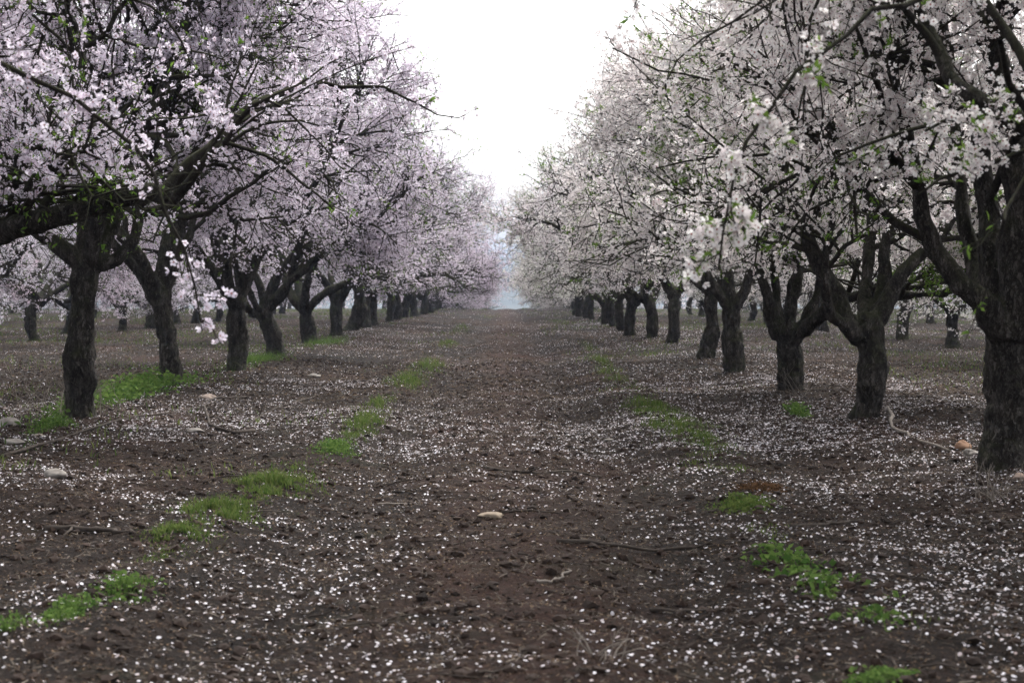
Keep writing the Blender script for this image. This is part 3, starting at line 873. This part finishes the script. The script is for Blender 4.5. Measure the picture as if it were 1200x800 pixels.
# crumbs of earth
M_CLOD = plain_material('clod_earth', (0.014, 0.0105, 0.0085), 0.95, nscale=3, col2=(0.048, 0.030, 0.022))
t_ = (1 + 5 ** .5) / 2
ICO = np.array([(-1, t_, 0), (1, t_, 0), (-1, -t_, 0), (1, -t_, 0), (0, -1, t_), (0, 1, t_), (0, -1, -t_), (0, 1, -t_), (t_, 0, -1), (t_, 0, 1), (-t_, 0, -1), (-t_, 0, 1)]) / 1.9
ICF = np.array([(0, 11, 5), (0, 5, 1), (0, 1, 7), (0, 7, 10), (0, 10, 11), (1, 5, 9), (5, 11, 4), (11, 10, 2), (10, 7, 6), (7, 1, 8), (3, 9, 4), (3, 4, 2), (3, 2, 6), (3, 6, 8), (3, 8, 9), (4, 9, 5), (2, 4, 11), (6, 2, 10), (8, 6, 7), (9, 8, 1)])
def crumbs(n, y0, y1, smin, smax):
    x, y = scatter(n, y0, y1, 1.2)
    s = smin + (smax - smin) * rng.random(n) ** 3.5
    tpl = ICO[None] * rng.uniform(0.6, 1.25, (n, 12, 1)) * np.array([1, 1, 0.65])
    V = stamp(tpl, rotations(rng, n, np.array([0, 0, 1.0]), 0.2), np.stack([x, y, ground_z(x, y) + s * 0.1], -1), s)
    return V, (np.arange(n)[:, None, None] * 12 + ICF[None]).reshape(-1, 3)
v, f = crumbs(60000, 4.3, 28, 0.004, 0.032)
tag(link('soil_crumbs', make_mesh('soil_crumbs', v, [f], [M_CLOD])), 'loose crumbs and clods of dark earth', 'soil', kind='stuff')

# straw, stalks and bark bits
def straw(n, y0, y1, L0, w0):
    x, y = scatter(n, y0, y1, 1.25)
    fr = rotations(rng, n, np.array([0, 0, 1.0]), 0.22)
    L = L0 * (0.3 + 1.2 * rng.random(n) ** 2)
    tpl = np.zeros((n, 4, 3))
    tpl[:, :, 0] = L[:, None] * np.array([-.5, .5, .5, -.5]); tpl[:, :, 1] = w0 * rng.uniform(.5, 1.4, n)[:, None] * np.array([-.5, -.35, .35, .5])
    V = stamp(tpl, fr, np.stack([x, y, ground_z(x, y) + 0.007], -1), np.ones(n))
    return V, np.arange(n)[:, None] * 4 + np.arange(4)[None], np.repeat(rng.random(n) ** 1.3, 4)
M_STRAW = petal_material('straw', (0.020, 0.016, 0.013), (0.20, 0.17, 0.14), 0.1, False)
a, b_ = straw(120000, 4.3, 20, 0.034, 0.0042), straw(90000, 14, 50, 0.06, 0.008)
tag(link('straw_litter', make_mesh('straw_litter', np.concatenate([a[0], b_[0]]), [np.concatenate([a[1], b_[1] + len(a[0])])], [M_STRAW],
    tint=np.concatenate([a[2], b_[2]]))), 'thin bits of dead stalk and bark littering the soil', 'straw', kind='stuff')

# small twig litter
M_STICK = plain_material('dead_stick', (0.025, 0.019, 0.016), 0.95, nscale=12, col2=(0.085, 0.068, 0.055))
n = 5200
x, y = scatter(n, 4.4, 40, 1.2)
ang = rng.normal(0, 1.0, n); L = 0.05 + 0.3 * rng.random(n) ** 2.5
st = np.stack([x, y, ground_z(x, y) + 0.006], -1)
P = grow(rng, st, np.stack([np.cos(ang), np.sin(ang), 0 * ang], -1), L, 5, 0.16, 0.0)
P[:, :, 2] = ground_z(P[:, :, 0], P[:, :, 1]) + 0.006 + np.abs(rng.normal(0, 0.008, (n, 5)))
v, q, _ = tubes(P, rng.uniform(0.0016, 0.005, n)[:, None] * np.linspace(1, .5, 5)[None], 4)
tag(link('twig_litter', make_mesh('twig_litter', v, [q], [M_STICK])), 'small dead twigs littering the ground', 'twigs', kind='stuff')

# ------------------------------------------------------------------ fallen branches
M_PALESTICK = plain_material('weathered_stick', (0.12, 0.10, 0.085), 0.95, nscale=14, col2=(0.30, 0.26, 0.22))
def fallen_branch(label, pts, r, pale=False, forks=2, lift=0.0, seed=0):
    """pts: photo pixels along the branch on the ground"""
    rg = np.random.default_rng(seed + 900)
    W = []
    for q in pts:
        x_, y_, z_ = G(q[0], q[1]); W.append((x_, y_, z_ + r + (q[2] if len(q) > 2 else 0.0)))
    o0 = np.array(W[0])
    K = 14
    q = resample(W, K)
    q[1:] += rg.normal(size=(K - 1, 3)) * np.array([1, 1, 0.3]) * r * 0.9
    P = q[None] - o0
    R = (r * np.linspace(1, 0.45, K))[None] * (1 + 0.12 * rg.normal(size=(1, K)))
    v, f, c = tubes(P, R, 8, True)
    root = empty('fallen_branch', tuple(o0))
    tag(root, label, 'branch', 'dead branches lying on the ground')
    m = M_PALESTICK if pale else M_STICK
    link('stem', make_mesh('stem', v, [f, c], [m], smooth=True), root)
    for k in range(forks):
        i = rg.integers(3, K - 3)
        d = nrm(P[0, i + 1] - P[0, i]) + rg.normal(size=3) * np.array([.6, .6, .25]) + np.array([0, 0, .15 + lift])
        Pf = grow(rg, P[0, i][None], d[None], np.array([rg.uniform(6, 14) * r + 0.08]), 6, 0.2, -0.02)
        vf, ff, cf = tubes(Pf, (r * 0.55 * np.linspace(1, .35, 6))[None], 6, True)
        link('side_twig', make_mesh('side_twig', vf, [ff, cf], [m], smooth=True), root)
    return root
fallen_branch('long dark branch lying across the right half of the track in the foreground', [(652, 634), (700, 638), (760, 647), (815, 643), (868, 636)], 0.0095, seed=1)
fallen_branch('short dark stick in the right foreground below the long branch', [(762, 717), (810, 718), (852, 715), (880, 716)], 0.008, forks=1, seed=2)
fallen_branch('thin dark branch across the middle of the track', [(568, 549), (620, 557), (665, 554), (704, 560)], 0.011, seed=3)
fallen_branch('grey twig beside the pale stone on the track', [(588, 602), (620, 604), (660, 606)], 0.007, forks=1, seed=4)
fallen_branch('half-buried dark branch in the bare soil at left foreground', [(52, 622), (90, 621), (130, 624), (160, 631)], 0.014, forks=1, seed=5)
fallen_branch('long crooked branch lying below the mound of brush at far left', [(0, 537), (50, 522), (110, 504), (150, 488), (215, 484), (262, 468)], 0.012, forks=3, seed=6)
fallen_branch('curved upturned dead branch with its tip in the air, right of the weed clump', [(298, 503), (268, 506), (246, 500), (238, 492, .08), (246, 483, .12), (290, 470, .03)], 0.014, forks=3, lift=0.3, seed=7)
fallen_branch('pale crooked branch on the petals near the thick right trunk', [(1040, 488, .05), (1046, 503), (1075, 517), (1112, 530)], 0.015, True, seed=8)
fallen_branch('dark curved stick among dense petals at the right', [(928, 619), (970, 616), (1012, 611)], 0.010, forks=1, seed=9)
fallen_branch('thin dark branch half hidden by petals in the lower right', [(1030, 672), (1070, 680), (1115, 684)], 0.009, forks=1, seed=10)
fallen_branch('straight pale stick lying on bare soil left of the track centre', [(443, 590), (470, 591), (496, 592)], 0.006, True, forks=0, seed=11)
fallen_branch('long thin dead branch left of the track near the row of trunks', [(262, 506), (300, 492), (330, 476), (368, 466)], 0.012, forks=3, lift=.1, seed=12)
fallen_branch('pale curved twig in the centre foreground', [(630, 682), (648, 674), (668, 669)], 0.008, True, forks=0, seed=13)

def dry_brush(label, px, py, n, h, spread, seed):
    rg = np.random.default_rng(seed)
    x_, y_, z_ = G(px, py)
    st = np.stack([rg.normal(0, spread, n), rg.normal(0, spread, n), np.full(n, -0.01)], -1)
    d = np.stack([rg.normal(0, .6, n), rg.normal(0, .6, n), np.full(n, 0.8)], -1)
    P = grow(rg, st, d, h * rg.uniform(.5, 1.2, n), 7, 0.14, -0.04)
    v, q, _ = tubes(P, rg.uniform(.0015, .004, n)[:, None] * np.linspace(1, .4, 7)[None], 4)
    p, dd, r_, _ = spawn(rg, P, np.ones((n, 7)) * .003, 2.0, .3, 20, 60)
    P2 = grow(rg, p, dd, h * rg.uniform(.2, .5, len(p)), 5, .15, 0)
    v2, q2, _ = tubes(P2, np.full((len(p), 5), .0014), 3)
    o = link('dry_brush', make_mesh('dry_brush', np.concatenate([v, v2]), [np.concatenate([q, q2 + len(v)])], [M_PALESTICK], smooth=True), loc=(x_, y_, z_))
    return tag(o, label, 'brush', 'dry brush')
dry_brush('tangle of grey dry stems at the foot of the tall dark left trunk', 88, 486, 46, 0.55, 0.22, 1)
dry_brush('wispy grey dry stems in the centre foreground near the bottom edge', 705, 770, 9, 0.13, 0.03, 2)
dry_brush('grey dry twigs standing in front of the thick right trunk', 1165, 580, 22, 0.26, 0.035, 3)
dry_brush('single dry stalks beside the bollard-like trunk at right', 938, 462, 7, 0.4, 0.05, 4)

# ------------------------------------------------------------------ stones
def stone(label, px, py, w, h, col, col2, seed):
    x_, y_, z_ = G(px, py)
    s = w * y_ / F / 2
    n1, n2_ = 18, 28
    th = np.linspace(0, pi, n1)[:, None]; ph = np.linspace(0, 2 * pi, n2_, endpoint=False)[None]
    U = np.stack([np.sin(th) * np.cos(ph), np.sin(th) * np.sin(ph), np.cos(th) + 0 * ph], -1)
    off = seed * 3.7
    rad = 1 + 0.36 * vnoise(U * 1.4 + off) + 0.16 * np.abs(vnoise(U * 2.6 + off)) + 0.05 * vnoise(U * 8 + off)
    V = U * rad[..., None] * np.array([s, s * 0.8, h * y_ / F * 0.50])
    V[0] = V[0].mean(0); V[-1] = V[-1].mean(0)
    i = (np.arange(n1 - 1)[:, None] * n2_ + np.arange(n2_)[None]); j = (np.arange(n1 - 1)[:, None] * n2_ + (np.arange(n2_)[None] + 1) % n2_)
    q = np.stack([i, i + n2_, j + n2_, j], -1).reshape(-1, 4)
    m = plain_material('stone', col, 0.9, nscale=14, col2=col2, bump=0.01)
    o = link('stone', make_mesh('stone', V.reshape(-1, 3), [q], [m], smooth=True), loc=(x_, y_ + s * .4, z_ + h * y_ / F * 0.18))
    o.rotation_euler = (0, 0, seed * 1.3)
    return tag(o, label, 'stone', 'stones on the orchard floor')
PALE, PALE2 = (0.12, 0.105, 0.09), (0.33, 0.30, 0.27)
stone('rounded pale stone at the left edge, upper of two', 10, 501, 26, 14, PALE, PALE2, 1)
stone('flatter pale stone at the left edge, just below the rounded one', 14, 517, 26, 10, PALE, PALE2, 2)
stone('small flat pale stone right of the pair at the left edge', 46, 512, 15, 5, (0.30, 0.25, 0.2), PALE, 3)
stone('flat whitish stone lying alone among petals at the left', 61, 559, 30, 12, PALE, PALE2, 4)
stone('small pale stone under the upturned dead branch', 228, 510, 18, 6, PALE, PALE2, 5)
stone('flat pinkish stone between the weed clump and upturned branch', 243, 463, 26, 9, (0.36, 0.28, 0.23), PALE, 6)
stone('oblong tan stone on the bare track in the centre', 575, 607, 27, 9, (0.20, 0.155, 0.11), (0.30, 0.24, 0.18), 7)
stone('small pale stone on the right wheel rut in the middle distance', 714, 518, 11, 5, PALE, PALE2, 8)
stone('orange-brown rounded stone beside the thick right trunk', 1130, 526, 21, 13, (0.20, 0.11, 0.065), (0.28, 0.17, 0.11), 9)
stone('pale stone below the orange-brown stone by the thick right trunk', 1138, 534, 18, 11, PALE, PALE2, 10)
stone('pinkish stone half cut by the right edge, below the thick trunk', 1197, 561, 20, 9, (0.38, 0.27, 0.21), PALE, 11)
stone('small pale stone below the left row, near the fifth trunk', 367, 441, 14, 5, PALE, PALE2, 12)

# ------------------------------------------------------------------ weeds and grass
M_GRASS = petal_material('grass_blade', (0.050, 0.100, 0.022), (0.155, 0.185, 0.058), 0.35, False)
M_WEED = petal_material('weed_leaf', (0.045, 0.095, 0.022), (0.15, 0.225, 0.060), 0.35, False)
M_DRY = petal_material('dry_weed', (0.050, 0.032, 0.018), (0.13, 0.072, 0.038), 0.3, False)
def blades(rg, x, y, h, wid=0.004):
    """curved grass blades standing at x, y (world) -> verts, quads, tint"""
    n = len(x)
    z = ground_z(x, y) - 0.004
    az = rg.uniform(0, 2 * pi, n); d = np.stack([np.cos(az), np.sin(az)], -1)
    ln = h * rg.uniform(.5, 1.2, n); bend = rg.uniform(.2, .9, n)
    V = np.empty((n, 6, 3))
    sx, sy = -d[:, 1], d[:, 0]
    for k, (t, w) in enumerate(((0, 1.0), (0.55, .8), (1.0, .15))):
        ox = d * (bend * ln * t * t)[:, None]
        zz = z + ln * t * (1 - 0.35 * bend * t)
        for s in (0, 1):
            sg = (s * 2 - 1) * wid * w * (1 + ln * 2)
            V[:, k * 2 + s, 0] = x + ox[:, 0] + sx * sg; V[:, k * 2 + s, 1] = y + ox[:, 1] + sy * sg; V[:, k * 2 + s, 2] = zz
    b = np.arange(n)[:, None] * 6
    q = np.concatenate([b + np.array([[0, 1, 3, 2]]), b + np.array([[2, 3, 5, 4]])])
    return V.reshape(-1, 3), q, np.repeat(rg.random(n), 6)

def spot(rg, px, py, wx, wy, k, h, seed, loose=-0.35):
    """soft-edged, broken ellipse of plants around a photo pixel"""
    x0, y0, _ = G(px, py)
    rx = wx * y0 / F; ry_ = abs(G(px, py - wy)[1] - G(px, py + wy)[1]) / 2
    g = rg.normal(size=(k, 2)) * 0.56
    r = np.hypot(g[:, 0], g[:, 1])
    x_, y_ = x0 + g[:, 0] * rx, y0 + g[:, 1] * ry_
    ok = (n2(x_, y_, 0.13, seed * 1.0) + 0.5 * n2(x_, y_, 0.05, seed * 2.0) > loose + 0.33 * r) & (r < 1.6)
    return x_[ok], y_[ok], (h * np.clip(1.2 - 0.6 * r, .35, 2) * np.clip(0.8 + 0.5 * n2(x_, y_, .16, seed + 3.0), .4, 1.3))[ok]

def clump(name, label, cat, px, py, wx, wy, n, h, mat, seed, leafy=0.5, lsize=(.010, .028), loose=-0.9, kind=None):
    rg = np.random.default_rng(seed)
    x_, y_, h_ = spot(rg, px, py, wx, wy, n, h, seed, loose)
    nl = int(len(x_) * leafy)
    o0 = np.array([x_.mean(), y_.mean(), float(ground_z(np.array([x_.mean()]), np.array([y_.mean()]))[0])])
    v, q, t = blades(rg, x_[nl:], y_[nl:], h_[nl:], 0.0022)
    vs_, qs_, ts_ = [v], [q], [t]; o_ = len(v)
    if nl:
        st = np.stack([x_[:nl], y_[:nl], ground_z(x_[:nl], y_[:nl])], -1)
        lf = st + np.stack([rg.normal(0, .25, nl) * h_[:nl], rg.normal(0, .25, nl) * h_[:nl], h_[:nl] * rg.random(nl)], -1)
        tpl = np.array([(-.5, 0, 0), (0, -.36, .08), (.55, 0, 0), (0, .36, .08)])
        V = stamp(tpl, rotations(rg, nl, np.array([0, 0, 1.0]), .6), lf, rg.uniform(*lsize, nl))
        vs_.append(V); qs_.append(np.arange(nl)[:, None] * 4 + np.arange(4)[None] + o_); ts_.append(np.repeat(rg.random(nl), 4))
    ob = link(name, make_mesh(name, np.concatenate(vs_) - o0, [np.concatenate(qs_)], [mat], tint=np.concatenate(ts_)), loc=tuple(o0))
    return tag(ob, label, cat, None if kind else 'weed clumps on the orchard floor', kind)
clump('weed_clump', 'tall leafy green weed clump between the two nearest left trunks', 'weeds', 160, 462, 25, 12, 3000, 0.21, M_WEED, 1, 0.8, (.02, .06))
clump('weed_clump', 'small green weeds at the foot of the tall dark left trunk', 'weeds', 62, 497, 16, 7, 900, 0.12, M_WEED, 2, .6)
clump('weed_clump', 'green weed clump in the lower left corner, nearer of two', 'weeds', 76, 720, 28, 13, 620, 0.06, M_WEED, 4, 0.5, (.008, .024), -1.3)
clump('weed_clump', 'small green weed tuft at the left edge in the lower corner', 'weeds', 10, 738, 13, 8, 240, 0.05, M_WEED, 24, 0.5, (.008, .024), -1.3)
clump('weed_clump', 'green weed clump in the lower left, just beyond the nearer corner clump', 'weeds', 146, 690, 30, 14, 560, 0.06, M_WEED, 5, 0.5, (.008, .024), -1.3)
clump('weed_clump', 'small vivid green tuft on the left edge of the track', 'weeds', 394, 526, 20, 8, 1200, 0.07, M_WEED, 6, .6)
clump('weed_clump', 'flat green cushion of grass at the right, below the rusty dry weeds', 'grass', 872, 594, 32, 9, 2600, 0.05, M_GRASS, 12, .3)
clump('dry_weeds', 'rusty brown dry weed patch at the right above the green cushion', 'weeds', 892, 572, 28, 6, 1500, 0.035, M_DRY, 13, .5)
clump('weed_clump', 'broad-leaved green weeds in the right foreground, farther of two', 'weeds', 918, 660, 30, 20, 420, 0.045, M_WEED, 14, .8, (.016, .05), -.5, 'stuff')
clump('weed_clump', 'leafy green weeds in the right foreground, nearer of two', 'weeds', 995, 705, 48, 28, 1000, 0.05, M_WEED, 15, .7, (.010, .036), -.45, 'stuff')
clump('weed_clump', 'green weeds cut by the bottom edge at the right', 'weeds', 1030, 797, 32, 10, 450, 0.045, M_WEED, 16, .7)
clump('weed_clump', 'sparse green weeds at the foot of the bollard-like right trunk', 'weeds', 935, 487, 8, 6, 420, 0.11, M_WEED, 17, .6, (.02, .04), -2)
clump('weed_clump', 'green grass at the foot of the third left trunk', 'grass', 302, 424, 22, 8, 1800, 0.18, M_WEED, 18, .4)
clump('weed_clump', 'small weeds between the fourth and fifth left trunks', 'weeds', 385, 402, 16, 6, 1100, 0.2, M_WEED, 19, .3)
# grassy strips along both edges of the track
GX, GY, GH = [], [], []
rg = np.random.default_rng(61)
for k_, (px, py, wx, wy, n_, h_) in enumerate([(318, 572, 44, 14, 4200, .07), (262, 598, 44, 14, 3400, .065), (208, 624, 36, 10, 1700, .055), (345, 548, 24, 9, 900, .05),
        (428, 495, 20, 14, 2400, .085), (445, 474, 17, 9, 1300, .09), (478, 447, 20, 9, 2000, .12), (503, 429, 20, 11, 1700, .12), (524, 403, 11, 5, 900, .14),
        (410, 512, 15, 8, 600, .06), (800, 500, 38, 15, 4600, .085), (760, 476, 28, 11, 2600, .085), (828, 520, 30, 10, 1600, .06), (718, 440, 18, 16, 1900, .09), (704, 424, 14, 7, 900, .1),
        (860, 548, 26, 12, 500, .04), (900, 625, 26, 14, 400, .04), (540, 385, 12, 4, 600, .16), (655, 378, 14, 4, 700, .16), (575, 372, 16, 3, 500, .2), (690, 405, 12, 6, 500, .12),
        (820, 540, 30, 12, 500, .04), (190, 652, 30, 12, 350, .04), (1055, 720, 30, 12, 300, .04)]):
    a_, b_, c_ = spot(rg, px, py, wx * 1.15, wy * 1.2, int(n_ * .78), h_, 70 + k_, -.22)
    GX.append(a_); GY.append(b_); GH.append(c_)
v, q, t = blades(rg, np.concatenate(GX), np.concatenate(GY), np.concatenate(GH), 0.0026)
tag(link('grass', make_mesh('grass', v, [q], [M_GRASS], tint=t)), 'broken strips of short green grass along both edges of the track', 'grass', kind='stuff')

# thin grass elsewhere
rg = np.random.default_rng(31)
x, y = scatter(90000, 9, 110, 1.5)
den = n2(x, y, 2.2, 51.0) + 0.5 * n2(x, y, .5, 53.0) + 0.5 * (np.abs(x) > 4.5) - 0.6 * (np.abs(x) < 1.0)
k = den > 0.62
x, y = x[k], y[k]
v, q, t = blades(rg, x, y, 0.05 + 0.0012 * y, 0.0045)
tag(link('thin_grass', make_mesh('thin_grass', v, [q], [M_GRASS], tint=t)), 'thin scattered grass on the orchard floor', 'grass', kind='stuff')

# ------------------------------------------------------------------ air
def haze_box():
    x0, x1, y0, y1, z0, z1 = -2700, 2700, -420, 2700, -14.5, 44
    v = [(x0, y0, z0), (x1, y0, z0), (x1, y1, z0), (x0, y1, z0), (x0, y0, z1), (x1, y0, z1), (x1, y1, z1), (x0, y1, z1)]
    f = [(0, 3, 2, 1), (4, 5, 6, 7), (0, 1, 5, 4), (1, 2, 6, 5), (2, 3, 7, 6), (3, 0, 4, 7)]
    m, t, out = new_mat('air')
    pv = N(t, 'ShaderNodeVolumePrincipled', Density=0.00032)
    pv.inputs['Color'].default_value = (0.56, 0.70, 0.98, 1)
    pv.inputs['Anisotropy'].default_value = 0.2
    t.links.new(pv.outputs[0], out.inputs['Volume'])
    o = link('haze', make_mesh('haze', v, [f], [m]))
    tag(o, 'thin pale blue air over the orchard', 'haze', kind='stuff')
haze_box()
